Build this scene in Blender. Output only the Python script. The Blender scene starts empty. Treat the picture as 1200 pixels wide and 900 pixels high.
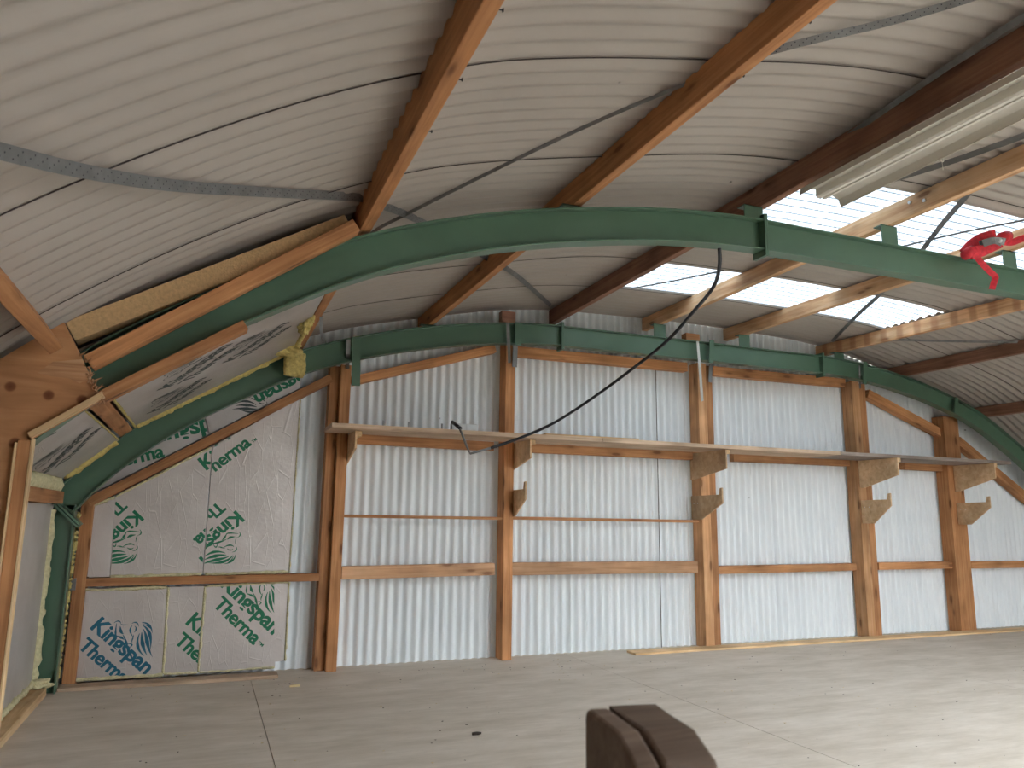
import bpy, bmesh, math, random
from mathutils import Vector, Matrix, noise
random.seed(7)
S = bpy.context.scene
COL = S.collection

# ------------------------------------------------------------------ camera model
CAM_Z = 1.3
FOC = 885.0                       # focal length in pixels of the 1200 x 900 frame
YAW, PITCH, ROLL = math.radians(21.795), math.radians(10.068), math.radians(0.71)
_f = Vector((math.sin(YAW)*math.cos(PITCH), math.cos(YAW)*math.cos(PITCH), math.sin(PITCH)))
_r = Vector((math.cos(YAW), -math.sin(YAW), 0))
_u = _r.cross(_f)
CR = _r*math.cos(ROLL) + _u*math.sin(ROLL)
CU = -_r*math.sin(ROLL) + _u*math.cos(ROLL)
CF = _f
CO = Vector((0, 0, CAM_Z))
def ray(px, py):
    return CR*((px-600)/FOC) + CU*(-(py-450)/FOC) + CF
def at_y(px, py, Y):              # measured point of the photo on the real plane y = Y
    d = ray(px, py); return CO + d*(Y/d.y)
def at_x(px, py, X):
    d = ray(px, py); return CO + d*(X/d.x)
def at_z(px, py, Z):
    d = ray(px, py); return CO + d*((Z-CAM_Z)/d.z)

# ------------------------------------------------------------------ helpers
def lerp(a, b, t): return a + (b-a)*t
def table(us, zs):
    n = len(us)
    d = [(zs[i+1]-zs[i])/(us[i+1]-us[i]) for i in range(n-1)]
    m = [d[0]] + [(d[i-1]+d[i])/2 if d[i-1]*d[i] > 0 else 0 for i in range(1, n-1)] + [d[-1]]
    m[0] = 0 if us[0] == 0 else m[0]
    def f(u):
        u = min(max(u, us[0]), us[-1])
        i = max(k for k in range(n-1) if us[k] <= u)
        h = us[i+1]-us[i]; t = (u-us[i])/h
        return ((2*t**3-3*t*t+1)*zs[i] + (t**3-2*t*t+t)*h*m[i]
                + (-2*t**3+3*t*t)*zs[i+1] + (t**3-t*t)*h*m[i+1])
    return f
CX = 4.85
_roof = table([0,.7,1.7,2.2,2.95,3.65,4.0,4.67,5.43,6.0],[3.50,3.49,3.45,3.39,3.23,3.06,2.95,2.63,2.12,1.62])
def roof(x): return _roof(abs(x-CX))
def slope(x): return (roof(x+.02)-roof(x-.02))/.04

class MB:
    """collects faces, then links them as ONE mesh object"""
    def __init__(s): s.v=[]; s.f=[]
    def add(s, vs, fs):
        n=len(s.v); s.v += [tuple(v) for v in vs]; s.f += [tuple(i+n for i in f) for f in fs]; return s
    def box(s, x0,x1,y0,y1,z0,z1):
        vs=[(x,y,z) for x in (x0,x1) for y in (y0,y1) for z in (z0,z1)]
        return s.add(vs,[(0,1,3,2),(4,6,7,5),(0,4,5,1),(2,3,7,6),(0,2,6,4),(1,5,7,3)])
    def prism(s, poly, a, b, fn):     # poly of 2D points, fn(u,v,w) -> 3D
        n=len(poly); vs=[fn(u,v,a) for u,v in poly]+[fn(u,v,b) for u,v in poly]
        fs=[tuple(range(n))[::-1], tuple(range(n,2*n))]
        fs+=[(i,(i+1)%n,n+(i+1)%n,n+i) for i in range(n)]
        return s.add(vs,fs)
    def tube(s, pts, r, seg=8, cap=True):
        pts=[Vector(p) for p in pts]; rings=[]
        for i,p in enumerate(pts):
            t=(pts[min(i+1,len(pts)-1)]-pts[max(i-1,0)]).normalized()
            a=t.cross(Vector((0,0,1)))
            if a.length<.05: a=t.cross(Vector((1,0,0)))
            a.normalize(); b=t.cross(a)
            rr=r[i] if isinstance(r,(list,tuple)) else r
            rings.append([p+a*(math.cos(2*math.pi*k/seg)*rr)+b*(math.sin(2*math.pi*k/seg)*rr) for k in range(seg)])
        vs=[q for R in rings for q in R]; fs=[]
        for i in range(len(pts)-1):
            for k in range(seg):
                fs.append((i*seg+k,i*seg+(k+1)%seg,(i+1)*seg+(k+1)%seg,(i+1)*seg+k))
        if cap: fs+= [tuple(range(seg))[::-1], tuple((len(pts)-1)*seg+k for k in range(seg))]
        return s.add(vs,fs)
    def ribbon(s, pts, side, w, t):   # flat band: side(i) unit width vector, thickness t
        pts=[Vector(p) for p in pts]; vs=[]; fs=[]; n=len(pts)
        for i,p in enumerate(pts):
            tg=(pts[min(i+1,n-1)]-pts[max(i-1,0)]).normalized()
            sd=(side(i) if callable(side) else (tg.cross((p-Vector((0,0,1.3))).normalized()) if side is None else side)); sd=(sd-tg*sd.dot(tg)).normalized()
            nn=tg.cross(sd)
            vs+=[p-sd*w/2-nn*t/2,p+sd*w/2-nn*t/2,p+sd*w/2+nn*t/2,p-sd*w/2+nn*t/2]
        for i in range(n-1):
            for k in range(4): fs.append((4*i+k,4*i+(k+1)%4,4*i+4+(k+1)%4,4*i+4+k))
        fs+=[(3,2,1,0),tuple(4*(n-1)+k for k in range(4))]
        return s.add(vs,fs)
    def build(s, name, mat, parent=None, bevel=0, smooth=False):
        me=bpy.data.meshes.new(name); me.from_pydata(s.v,[],s.f); me.update()
        bm=bmesh.new(); bm.from_mesh(me); bmesh.ops.recalc_face_normals(bm,faces=bm.faces); bm.to_mesh(me); bm.free()
        o=bpy.data.objects.new(name,me); COL.objects.link(o)
        if mat: me.materials.append(mat)
        if smooth: me.shade_smooth()
        if bevel:
            m=o.modifiers.new('bevel','BEVEL'); m.width=bevel; m.segments=2; m.limit_method='ANGLE'; m.angle_limit=.6
        if parent: o.parent=parent
        return o
def tag(o, label, cat, group=None):
    o['label']=label; o['category']=cat
    if group: o['group']=group
    return o
def struct(o): o['kind']='structure'; return o
def empty(name, loc, label, cat, group=None):
    o=bpy.data.objects.new(name,None); COL.objects.link(o); o.location=loc; o.empty_display_size=.1
    return tag(o,label,cat,group)
def frame_mat(o, u, v):              # Matrix with local x=u, y=v', z=n
    u=u.normalized(); n=u.cross(v).normalized(); v=n.cross(u)
    m=Matrix((u,v,n)).transposed().to_4x4(); m.translation=o; return m
def timber(name, p0, p1, w, h, up, mat, bevel=.004, parent=None, sub=0):
    """sawn timber from p0 to p1 (centre line), w across, h along up; local x runs along the grain"""
    p0=Vector(p0); p1=Vector(p1); L=(p1-p0).length; u=(p1-p0).normalized()
    up=Vector(up); s=up.cross(u).normalized()
    o=MB().box(0,L,-w/2,w/2,-h/2,h/2).build(name,mat,None,bevel)
    o.matrix_world=frame_mat(p0,u,s)
    if parent: o.parent=parent
    return o

# ------------------------------------------------------------------ materials
def srgb(r,g,b):
    f=lambda c:(c/255/12.92) if c/255<=.04045 else ((c/255+.055)/1.055)**2.4
    return (f(r),f(g),f(b),1)
def newmat(name):
    m=bpy.data.materials.new(name); m.use_nodes=True; nt=m.node_tree; nt.nodes.clear()
    out=nt.nodes.new('ShaderNodeOutputMaterial'); b=nt.nodes.new('ShaderNodeBsdfPrincipled')
    nt.links.new(b.outputs[0],out.inputs[0]); return m,nt,b
def N(nt,t,**kw):
    n=nt.nodes.new(t)
    for k,v in kw.items():
        if k in n.inputs: n.inputs[k].default_value=v
        else: setattr(n,k,v)
    return n
def ramp(nt,stops):
    r=nt.nodes.new('ShaderNodeValToRGB'); e=r.color_ramp.elements
    while len(e)<len(stops): e.new(.5)
    for i,(p,c) in enumerate(stops): e[i].position=p; e[i].color=c
    return r
def mix(nt,fac,a,b,mode='MIX'):
    m=nt.nodes.new('ShaderNodeMix'); m.data_type='RGBA'; m.blend_type=mode
    for sock,val in ((m.inputs[0],fac),(m.inputs[6],a),(m.inputs[7],b)):
        if hasattr(val,'is_output'): nt.links.new(val,sock)
        else: sock.default_value=val
    return m.outputs[2]
def wood(name, dark, mid, light, rough=.7, grain=1.0, knots=.8, bump=.25):
    m,nt,b=newmat(name); L=nt.links.new
    tc=N(nt,'ShaderNodeTexCoord'); oi=N(nt,'ShaderNodeObjectInfo')
    off=N(nt,'ShaderNodeVectorMath',operation='SCALE'); off.inputs[0].default_value=(37,19,11); L(oi.outputs['Random'],off.inputs['Scale'])
    add=N(nt,'ShaderNodeVectorMath',operation='ADD'); L(tc.outputs['Object'],add.inputs[0]); L(off.outputs[0],add.inputs[1])
    # knots: sparse cells stretched along the grain
    mk=N(nt,'ShaderNodeMapping'); mk.inputs['Scale'].default_value=(2.6,9,9); L(add.outputs[0],mk.inputs[0])
    vo=N(nt,'ShaderNodeTexVoronoi',Scale=1.0); L(mk.outputs[0],vo.inputs['Vector'])
    kr=ramp(nt,[(0,(1,1,1,1)),(.10,(1,1,1,1)),(.17,(.35,.35,.35,1)),(.34,(0,0,0,1))]); L(vo.outputs['Distance'],kr.inputs[0])
    # grain
    mg=N(nt,'ShaderNodeMapping'); mg.inputs['Scale'].default_value=(1.1,26*grain,26*grain); L(add.outputs[0],mg.inputs[0])
    ng=N(nt,'ShaderNodeTexNoise',Scale=1.3,Detail=5.0,Roughness=.6,Distortion=.6); L(mg.outputs[0],ng.inputs['Vector'])
    cr=ramp(nt,[(.28,dark),(.5,mid),(.72,light)]); L(ng.outputs[0],cr.inputs[0])
    nb=N(nt,'ShaderNodeTexNoise',Scale=2.3,Detail=3.0); L(add.outputs[0],nb.inputs['Vector'])
    blot=ramp(nt,[(.3,(.68,.66,.64,1)),(.65,(1.08,1.06,1.04,1))]); L(nb.outputs[0],blot.inputs[0])
    c=mix(nt,1.0,cr.outputs[0],blot.outputs[0],'MULTIPLY')
    kf=N(nt,'ShaderNodeMath',operation='MULTIPLY'); L(kr.outputs[0],kf.inputs[0]); kf.inputs[1].default_value=knots
    c=mix(nt,kf.outputs[0],c,(dark[0]*.32,dark[1]*.26,dark[2]*.24,1))
    rv=N(nt,'ShaderNodeMapRange'); rv.inputs[3].default_value=.82; rv.inputs[4].default_value=1.14; L(oi.outputs['Random'],rv.inputs[0])
    hs=N(nt,'ShaderNodeHueSaturation'); L(rv.outputs[0],hs.inputs['Value']); L(c,hs.inputs['Color'])
    L(hs.outputs[0],b.inputs['Base Color']); b.inputs['Roughness'].default_value=rough
    bp=N(nt,'ShaderNodeBump',Strength=bump,Distance=.004); L(ng.outputs[0],bp.inputs['Height']); L(bp.outputs[0],b.inputs['Normal'])
    b.inputs['Specular IOR Level'].default_value=.25
    return m
def plain(name, col, rough=.5, metal=0, nscale=6, var=.12, bump=0, bscale=60, spec=.5):
    m,nt,b=newmat(name); L=nt.links.new
    tc=N(nt,'ShaderNodeTexCoord')
    n=N(nt,'ShaderNodeTexNoise',Scale=nscale,Detail=4.0); L(tc.outputs['Object'],n.inputs['Vector'])
    lo=tuple(c*(1-var) for c in col[:3])+(1,); hi=tuple(min(1,c*(1+var)) for c in col[:3])+(1,)
    r=ramp(nt,[(.3,lo),(.7,hi)]); L(n.outputs[0],r.inputs[0]); L(r.outputs[0],b.inputs['Base Color'])
    b.inputs['Roughness'].default_value=rough; b.inputs['Metallic'].default_value=metal; b.inputs['Specular IOR Level'].default_value=spec
    if bump:
        n2=N(nt,'ShaderNodeTexNoise',Scale=bscale,Detail=3.0); L(tc.outputs['Object'],n2.inputs['Vector'])
        bp=N(nt,'ShaderNodeBump',Strength=bump,Distance=.01); L(n2.outputs[0],bp.inputs['Height']); L(bp.outputs[0],b.inputs['Normal'])
    return m

def add_stripes(m):              # brown drip stains at the pitch of the roof corrugation
    nt=m.node_tree; L=nt.links.new; b=[n for n in nt.nodes if n.type=='BSDF_PRINCIPLED'][0]
    src=b.inputs['Base Color'].links[0].from_socket; tc=N(nt,'ShaderNodeTexCoord')
    mp=N(nt,'ShaderNodeMapping'); mp.inputs['Scale'].default_value=(1,.25,.25); L(tc.outputs['Object'],mp.inputs[0])
    w=N(nt,'ShaderNodeTexWave',Scale=1.51,Distortion=1.6,Detail=2.0); w.inputs['Detail Scale'].default_value=2.0; L(mp.outputs[0],w.inputs['Vector'])
    r=ramp(nt,[(.5,(0,0,0,1)),(.9,(.5,.5,.5,1))]); L(w.outputs[0],r.inputs[0])
    L(mix(nt,r.outputs[0],src,srgb(150,92,62)),b.inputs['Base Color'])
M={}
M['fir']=wood('fir timber',srgb(158,110,74),srgb(184,132,90),srgb(202,152,108))
M['post']=wood('post timber',srgb(170,118,76),srgb(198,142,96),srgb(214,162,116))
M['rail']=wood('planed rail',srgb(186,140,104),srgb(208,164,126),srgb(220,180,144))
M['pale_post']=wood('pale post timber',srgb(178,132,92),srgb(206,158,114),srgb(220,178,138))
M['dark_fir']=wood('dark weathered timber',srgb(124,90,76),srgb(148,110,92),srgb(166,128,106))
M['mottled']=wood('water marked timber',srgb(196,146,106),srgb(224,182,140),srgb(236,204,168),grain=.6)
M['striped']=wood('stained striped timber',srgb(196,146,106),srgb(224,182,140),srgb(236,204,168),grain=.6)
add_stripes(M['striped'])
M['pine']=wood('pale new pine',srgb(196,160,116),srgb(222,190,146),srgb(234,208,168),knots=.3)
M['shelf']=wood('shelf board',srgb(176,152,128),srgb(196,172,148),srgb(212,190,166),knots=.35)
M['greyboard']=wood('grey shelf board',srgb(128,116,108),srgb(150,138,130),srgb(170,158,148),knots=.2)
M['bracket']=wood('plywood bracket',srgb(196,162,124),srgb(218,186,148),srgb(230,204,168),knots=.15,grain=.5)
M['ply']=wood('plywood face',srgb(156,110,76),srgb(180,132,92),srgb(194,148,108),knots=.0,grain=.35)
def add_knots(m,pts,rad):
    nt=m.node_tree; L=nt.links.new; b=[n for n in nt.nodes if n.type=='BSDF_PRINCIPLED'][0]
    src=b.inputs['Base Color'].links[0].from_socket; tc=N(nt,'ShaderNodeTexCoord')
    for p in pts:
        d=N(nt,'ShaderNodeVectorMath',operation='DISTANCE'); L(tc.outputs['Object'],d.inputs[0]); d.inputs[1].default_value=p
        r=ramp(nt,[(0,(.9,.9,.9,1)),(rad*.8,(.75,.75,.75,1)),(rad*1.25,(0,0,0,1))]); L(d.outputs['Value'],r.inputs[0])
        src=mix(nt,r.outputs[0],src,srgb(92,44,24))
    L(src,b.inputs['Base Color'])
add_knots(M['ply'],[at_y(12,453,3.5),at_y(96,468.5,3.5),at_y(17,519,3.5),at_y(57,463,3.5)],.019)
M['torn']=wood('torn plywood',srgb(150,106,72),srgb(196,150,112),srgb(222,184,146),grain=.5,knots=.1,bump=.8)
M['brown']=wood('dark stained post',srgb(96,80,68),srgb(114,98,86),srgb(128,112,100),knots=.2)
M['steel']=plain('green painted steel',srgb(80,110,90),rough=.36,nscale=5,var=.08)
M['galv']=plain('galvanised steel',srgb(126,127,127),rough=.5,metal=.6,nscale=20,var=.15)
M['bolt']=plain('zinc bolt',srgb(205,207,208),rough=.4,metal=.2)
M['white_metal']=plain('off white enamel',srgb(206,202,192),rough=.45,nscale=4,var=.06)
M['cable']=plain('black rubber cable',srgb(38,40,46),rough=.5)
M['plastic']=plain('pale grey plastic',srgb(198,202,202),rough=.45)
M['red']=plain('red webbing',srgb(205,42,56),rough=.7,nscale=40,var=.2,bump=.3,bscale=300)
M['foam']=plain('cream spray foam',srgb(205,198,158),rough=.9,nscale=40,var=.15,bump=.9,bscale=70)
M['wool']=plain('tan insulation slab',srgb(206,172,126),rough=.95,nscale=60,var=.14,bump=.5,bscale=120)
M['yfoam']=plain('yellow insulation foam',srgb(196,178,112),rough=.95,nscale=45,var=.2,bump=.9,bscale=60)
M['ink']=plain('green print',srgb(14,112,78),rough=.45,var=.05)
M['blueink']=plain('blue green print',srgb(20,96,120),rough=.45,var=.05)
M['darkink']=plain('faded dark print',srgb(62,74,72),rough=.5,var=.1)
M['lap_shade']=plain('dark lap shade line',srgb(62,56,54),rough=.9)  # dark colour standing in for the shade at sheet laps
M['chip']=plain('dark wood chip',srgb(58,48,40),rough=.9)
M['palechip']=plain('pale wood chip',srgb(216,196,150),rough=.9)

def foil_mat():
    m,nt,b=newmat('crinkled aluminium foil'); L=nt.links.new
    tc=N(nt,'ShaderNodeTexCoord')
    n=N(nt,'ShaderNodeTexNoise',Scale=3.0,Detail=5.0); L(tc.outputs['Object'],n.inputs['Vector'])
    r=ramp(nt,[(.3,srgb(194,187,183)),(.7,srgb(210,204,200))]); L(n.outputs[0],r.inputs[0]); L(r.outputs[0],b.inputs['Base Color'])
    b.inputs['Metallic'].default_value=.55; b.inputs['Roughness'].default_value=.42
    # long creases plus fine crinkle
    mp=N(nt,'ShaderNodeMapping'); mp.inputs['Scale'].default_value=(5,1.2,1); L(tc.outputs['Object'],mp.inputs[0])
    w=N(nt,'ShaderNodeTexVoronoi',Scale=2.6,feature='DISTANCE_TO_EDGE'); L(mp.outputs[0],w.inputs['Vector'])
    wr=ramp(nt,[(0,(1,1,1,1)),(.025,(0,0,0,1))]); L(w.outputs['Distance'],wr.inputs[0])
    n2=N(nt,'ShaderNodeTexNoise',Scale=34.0,Detail=3.0); L(tc.outputs['Object'],n2.inputs['Vector'])
    a=N(nt,'ShaderNodeMath',operation='ADD'); L(wr.outputs[0],a.inputs[0]); L(n2.outputs[0],a.inputs[1])
    bp=N(nt,'ShaderNodeBump',Strength=.18,Distance=.006); L(a.outputs[0],bp.inputs['Height']); L(bp.outputs[0],b.inputs['Normal'])
    return m
M['foil']=foil_mat()

def sheet_mat(name, col, dirt, rough, axis_scale):
    m,nt,b=newmat(name); L=nt.links.new
    tc=N(nt,'ShaderNodeTexCoord')
    mp=N(nt,'ShaderNodeMapping'); mp.inputs['Scale'].default_value=axis_scale; L(tc.outputs['Object'],mp.inputs[0])
    n=N(nt,'ShaderNodeTexNoise',Scale=1.0,Detail=6.0,Roughness=.65); L(mp.outputs[0],n.inputs['Vector'])
    r=ramp(nt,[(.35,dirt),(.6,col)]); L(n.outputs[0],r.inputs[0])
    v=N(nt,'ShaderNodeTexVoronoi',Scale=2.2); L(tc.outputs['Object'],v.inputs['Vector'])
    sp=ramp(nt,[(0,(1,1,1,1)),(.018,(1,1,1,1)),(.03,(0,0,0,1))]); L(v.outputs['Distance'],sp.inputs[0])
    c=mix(nt,sp.outputs[0],r.outputs[0],tuple(x*.45 for x in dirt[:3])+(1,))
    L(c,b.inputs['Base Color']); b.inputs['Roughness'].default_value=rough; b.inputs['Specular IOR Level'].default_value=.3
    return m
M['roof']=sheet_mat('off white coated roof sheet',srgb(168,161,153),srgb(163,156,148),.6,(1.2,1.2,1.2))
M['wall']=sheet_mat('white coated wall sheet',srgb(232,237,239),srgb(222,228,231),.5,(6,1,1.2))
M['dull']=plain('dull cladding',srgb(120,114,108),rough=.8)

def floor_mat():
    m,nt,b=newmat('dusty sheet floor'); L=nt.links.new
    tc=N(nt,'ShaderNodeTexCoord')
    mp=N(nt,'ShaderNodeMapping'); mp.inputs['Scale'].default_value=(.9,2.6,1); L(tc.outputs['Object'],mp.inputs[0])
    n=N(nt,'ShaderNodeTexNoise',Scale=1.7,Detail=8.0,Roughness=.68); L(mp.outputs[0],n.inputs['Vector'])
    r=ramp(nt,[(.3,srgb(192,181,165)),(.5,srgb(207,197,183)),(.7,srgb(220,211,199))]); L(n.outputs[0],r.inputs[0])
    mp2=N(nt,'ShaderNodeMapping'); mp2.inputs['Scale'].default_value=(2,14,1); L(tc.outputs['Object'],mp2.inputs[0])
    n2=N(nt,'ShaderNodeTexNoise',Scale=2.0,Detail=6.0,Roughness=.7); L(mp2.outputs[0],n2.inputs['Vector'])
    r2=ramp(nt,[(.3,(.93,.925,.92,1)),(.6,(1.02,1.02,1.02,1))]); L(n2.outputs[0],r2.inputs[0])
    c=mix(nt,1.0,r.outputs[0],r2.outputs[0],'MULTIPLY')
    L(c,b.inputs['Base Color']); b.inputs['Roughness'].default_value=.75; b.inputs['Specular IOR Level'].default_value=.25
    bp=N(nt,'ShaderNodeBump',Strength=.2,Distance=.004); L(n2.outputs[0],bp.inputs['Height']); L(bp.outputs[0],b.inputs['Normal'])
    return m
M['floor']=floor_mat()

def skylight_mat(name,lo,hi,tr,share,lines):
    m=bpy.data.materials.new(name); m.use_nodes=True; nt=m.node_tree; nt.nodes.clear(); L=nt.links.new
    out=N(nt,'ShaderNodeOutputMaterial'); tc=N(nt,'ShaderNodeTexCoord')
    mp=N(nt,'ShaderNodeMapping'); mp.inputs['Scale'].default_value=(1,1.6,1); L(tc.outputs['Object'],mp.inputs[0])
    n=N(nt,'ShaderNodeTexNoise',Scale=42.0,Detail=5.0,Roughness=.75); L(mp.outputs[0],n.inputs['Vector'])
    r=ramp(nt,[(.36,lo),(.56,hi)]); L(n.outputs[0],r.inputs[0]); c=r.outputs[0]
    t=N(nt,'ShaderNodeBsdfTranslucent'); p=N(nt,'ShaderNodeBsdfTransparent')
    if lines:                    # grime settled in the troughs of the corrugation
        sx=N(nt,'ShaderNodeSeparateXYZ'); L(tc.outputs['Object'],sx.inputs[0])
        a=N(nt,'ShaderNodeMath',operation='MULTIPLY'); L(sx.outputs['Y'],a.inputs[0]); a.inputs[1].default_value=2*math.pi/PR
        k=N(nt,'ShaderNodeMath',operation='COSINE'); L(a.outputs[0],k.inputs[0])
        kr=ramp(nt,[(0,(.24,.25,.26,1)),(.03,(.30,.31,.32,1)),(.12,(1,1,1,1))]); 
        h=N(nt,'ShaderNodeMapRange'); h.inputs[1].default_value=-1; L(k.outputs[0],h.inputs[0]); L(h.outputs[0],kr.inputs[0])
        c=mix(nt,1.0,c,kr.outputs[0],'MULTIPLY')
    L(c,t.inputs['Color'])
    tm=mix(nt,1.0,c,tr,'MULTIPLY'); L(tm,p.inputs['Color'])
    mx=N(nt,'ShaderNodeMixShader'); mx.inputs[0].default_value=share; L(t.outputs[0],mx.inputs[1]); L(p.outputs[0],mx.inputs[2])
    L(mx.outputs[0],out.inputs[0]); return m
PR=.105
M['sky']=skylight_mat('weathered translucent sheet',srgb(84,92,98),srgb(156,165,172),(.5,.5,.5,1),.25,True)
M['clear']=skylight_mat('added fill rooflight sheet',srgb(235,240,244),srgb(248,250,252),(.96,.98,1,1),.75,False)  # for unseen rooflights behind the camera, added as fill light

# ------------------------------------------------------------------ setting
Y_WALL=7.02; X_L=-1.16; X_R=10.86; Y_NEAR=-5.0
SEAMS=(0.45,3.37)
f=MB()
f.box(X_L,X_R,Y_NEAR,Y_WALL+.02,-.04,0)
# cut the joints as real grooves between sheets
f=MB(); g=.0025
xs=[X_L,SEAMS[0],SEAMS[1],6.2,X_R+.1]; ys=[Y_NEAR,-2.4,.9,3.3 if False else 2.2,Y_WALL+.02]
for i in range(4):
    f.box(xs[i]+g,xs[i+1]-g,Y_NEAR,Y_WALL+.03,-.02,0)
f.box(X_L,X_R,Y_NEAR,Y_WALL,-.05,-.02)
struct(f.build('floor',M['floor']))

PW=.0875; AW=.0155           # wall corrugation
def wall_top(x): return roof(x)+.0135+.004*noise.noise(Vector((x*1.1,2.7,0)))
w=MB(); seams=[-1.2,.85,1.98,3.45,4.19,6.05,7.9,9.1,10.95]
for i in range(len(seams)-1):
    a,b=seams[i],seams[i+1]+.03; n=int((b-a)/PW*12); vs=[]; fs=[]
    dy=.004*(i%2)
    for k in range(n+1):
        x=lerp(a,b,k/n); y=Y_WALL+AW*math.cos(2*math.pi*x/PW)-dy
        vs+=[(x,y,-.05),(x,y,wall_top(x))]
    for k in range(n): fs.append((2*k,2*k+2,2*k+3,2*k+1))
    m0=len(vs); vs+=[(a,Y_WALL+.012,-.05),(a,Y_WALL+.012,wall_top(a))]; fs.append((0,1,m0+1,m0))
    w.add(vs,fs)
o=struct(w.build('wall_back',M['wall'],smooth=False))
for k,(px,py) in enumerate(((497,640),(687,700),(770,700))):  # dark strips that paint the shadow line at wall sheet joints
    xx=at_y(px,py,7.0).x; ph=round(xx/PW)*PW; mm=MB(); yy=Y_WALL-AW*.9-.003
    mm.box(ph-.004+PW/2,ph+.004+PW/2,yy,yy+.004,0,roof(xx)-.06); struct(mm.build('trim_%d'%(20+k),M['lap_shade']))
for p in o.data.polygons: p.use_smooth=True

PR=.105; AR=.0115
def roof_patch(mb, x0,x1,y0,y1, lip=0.0):
    nx=max(6,int((x1-x0)/.1)); ny=max(6,int((y1-y0)/PR*8)); vs=[]; fs=[]
    for i in range(nx+1):
        x=lerp(x0,x1,i/nx); s=slope(x); q=1/math.sqrt(1+s*s)
        for j in range(ny+1):
            y=lerp(y0,y1,j/ny); d=AR*(1+math.cos(2*math.pi*y/PR))-lip*(1-j/ny)
            vs.append((x-s*q*d,y,roof(x)+q*d))
    for i in range(nx):
        for j in range(ny): fs.append((i*(ny+1)+j,(i+1)*(ny+1)+j,(i+1)*(ny+1)+j+1,i*(ny+1)+j+1))
    # turned edge at the lap
    m0=len(vs); 
    for i in range(nx+1):
        x=lerp(x0,x1,i/nx); vs.append((x,y0,roof(x)+.03))
    for i in range(nx): fs.append((i*(ny+1),(i+1)*(ny+1),m0+i+1,m0+i))
    mb.add(vs,fs)
LAPS=[-5.0,-4.05,-3.14,-2.23,-1.32,-.41,.5,1.5,2.41,3.31,4.27,5.2,6.04,7.12]
SKY_SHEETS={3.31:(3.34,6.85),5.2:(3.34,6.85),.5:(3.2,8.6),-.41:(3.2,8.6),-1.32:(3.2,8.6),-2.23:(3.2,8.6),-3.14:(3.2,8.6),-4.05:(3.2,8.6),-5.0:(3.2,8.6)}  # all rows except the two visible ones are added to brighten the room
c=MB(); nsky=0
for i in range(len(LAPS)-1):
    y0,y1=LAPS[i],LAPS[i+1]+.03
    if LAPS[i] in SKY_SHEETS:
        a,b=SKY_SHEETS[LAPS[i]]
        if LAPS[i]==3.31: y0,y1=3.46,LAPS[i+1]; roof_patch(c,X_L,X_R,3.31,3.48,.008)
        if LAPS[i]==5.2:  y0,y1=5.27,LAPS[i+1]; roof_patch(c,X_L,X_R,5.2,5.29,.008)
        roof_patch(c,X_L,a,y0,y1,.008 if y0==LAPS[i] else 0); roof_patch(c,b,X_R,y0,y1,.008 if y0==LAPS[i] else 0)
        s=MB(); roof_patch(s,a-.05,b+.05,y0-.01,y1+.01,.0); nsky+=1
        so=struct(s.build('window_%d'%nsky,M['sky' if LAPS[i]>2 else 'clear'],smooth=True)); so.location.z=.012  # clear windows are unseen and added for fill
    else:
        roof_patch(c,X_L,X_R,y0,y1,.008)
struct(c.build('ceiling',M['roof'],smooth=True))
# dark strips painting the shadow line where the roof sheets lap
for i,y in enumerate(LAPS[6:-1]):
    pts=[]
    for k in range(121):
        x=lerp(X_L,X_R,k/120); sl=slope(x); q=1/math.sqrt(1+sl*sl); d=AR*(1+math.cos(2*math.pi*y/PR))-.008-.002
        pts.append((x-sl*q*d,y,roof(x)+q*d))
    mm=MB(); mm.ribbon(pts,Vector((0,1,0)),.006,.002); struct(mm.build('trim_%d'%(i+4),M['lap_shade']))
struct(MB().box(X_L-.03,X_L,Y_NEAR,Y_WALL+.04,-.05,1.66).build('wall_left',M['dull']))
struct(MB().box(X_R,X_R+.03,Y_NEAR,Y_WALL+.04,-.05,1.66).build('wall_right',M['wall']))
fw=MB(); n=40
DX0,DX1,DZ=4.6,9.8,2.5  # opening behind the camera, added to let in fill light
poly=[(lerp(X_L,X_R,k/n),roof(lerp(X_L,X_R,k/n))) for k in range(n+1)]+[(X_R,-.05),(DX1,-.05),(DX1,DZ),(DX0,DZ),(DX0,-.05),(X_L,-.05)]
fw.prism(poly,Y_NEAR-.03,Y_NEAR,lambda u,v,w_:(u,w_,v))
struct(fw.build('wall_front',M['dull']))
struct(MB().box(-30,40,-60,Y_NEAR-.05,-.08,-.06).build('ground',M['dull']))
# pale batten lying along the foot of the back wall, and the board edge on the left
a=at_z(735,767,.0); 
o=timber('trim_1',(a.x+.05,6.76,.011),(X_R-.05,6.72,.011),.17,.02,(0,0,1),M['pine'],.002); struct(o)
o=timber('trim_2',(-.9,6.74,.014),(.66,6.74,.014),.16,.026,(0,0,1),M['shelf'],.002); struct(o)
o=timber('baseboard_left',(-1.0,3.8,.03),(-1.0,6.55,.03),.1,.06,(0,0,1),M['pine'],.003); struct(o)

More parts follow.
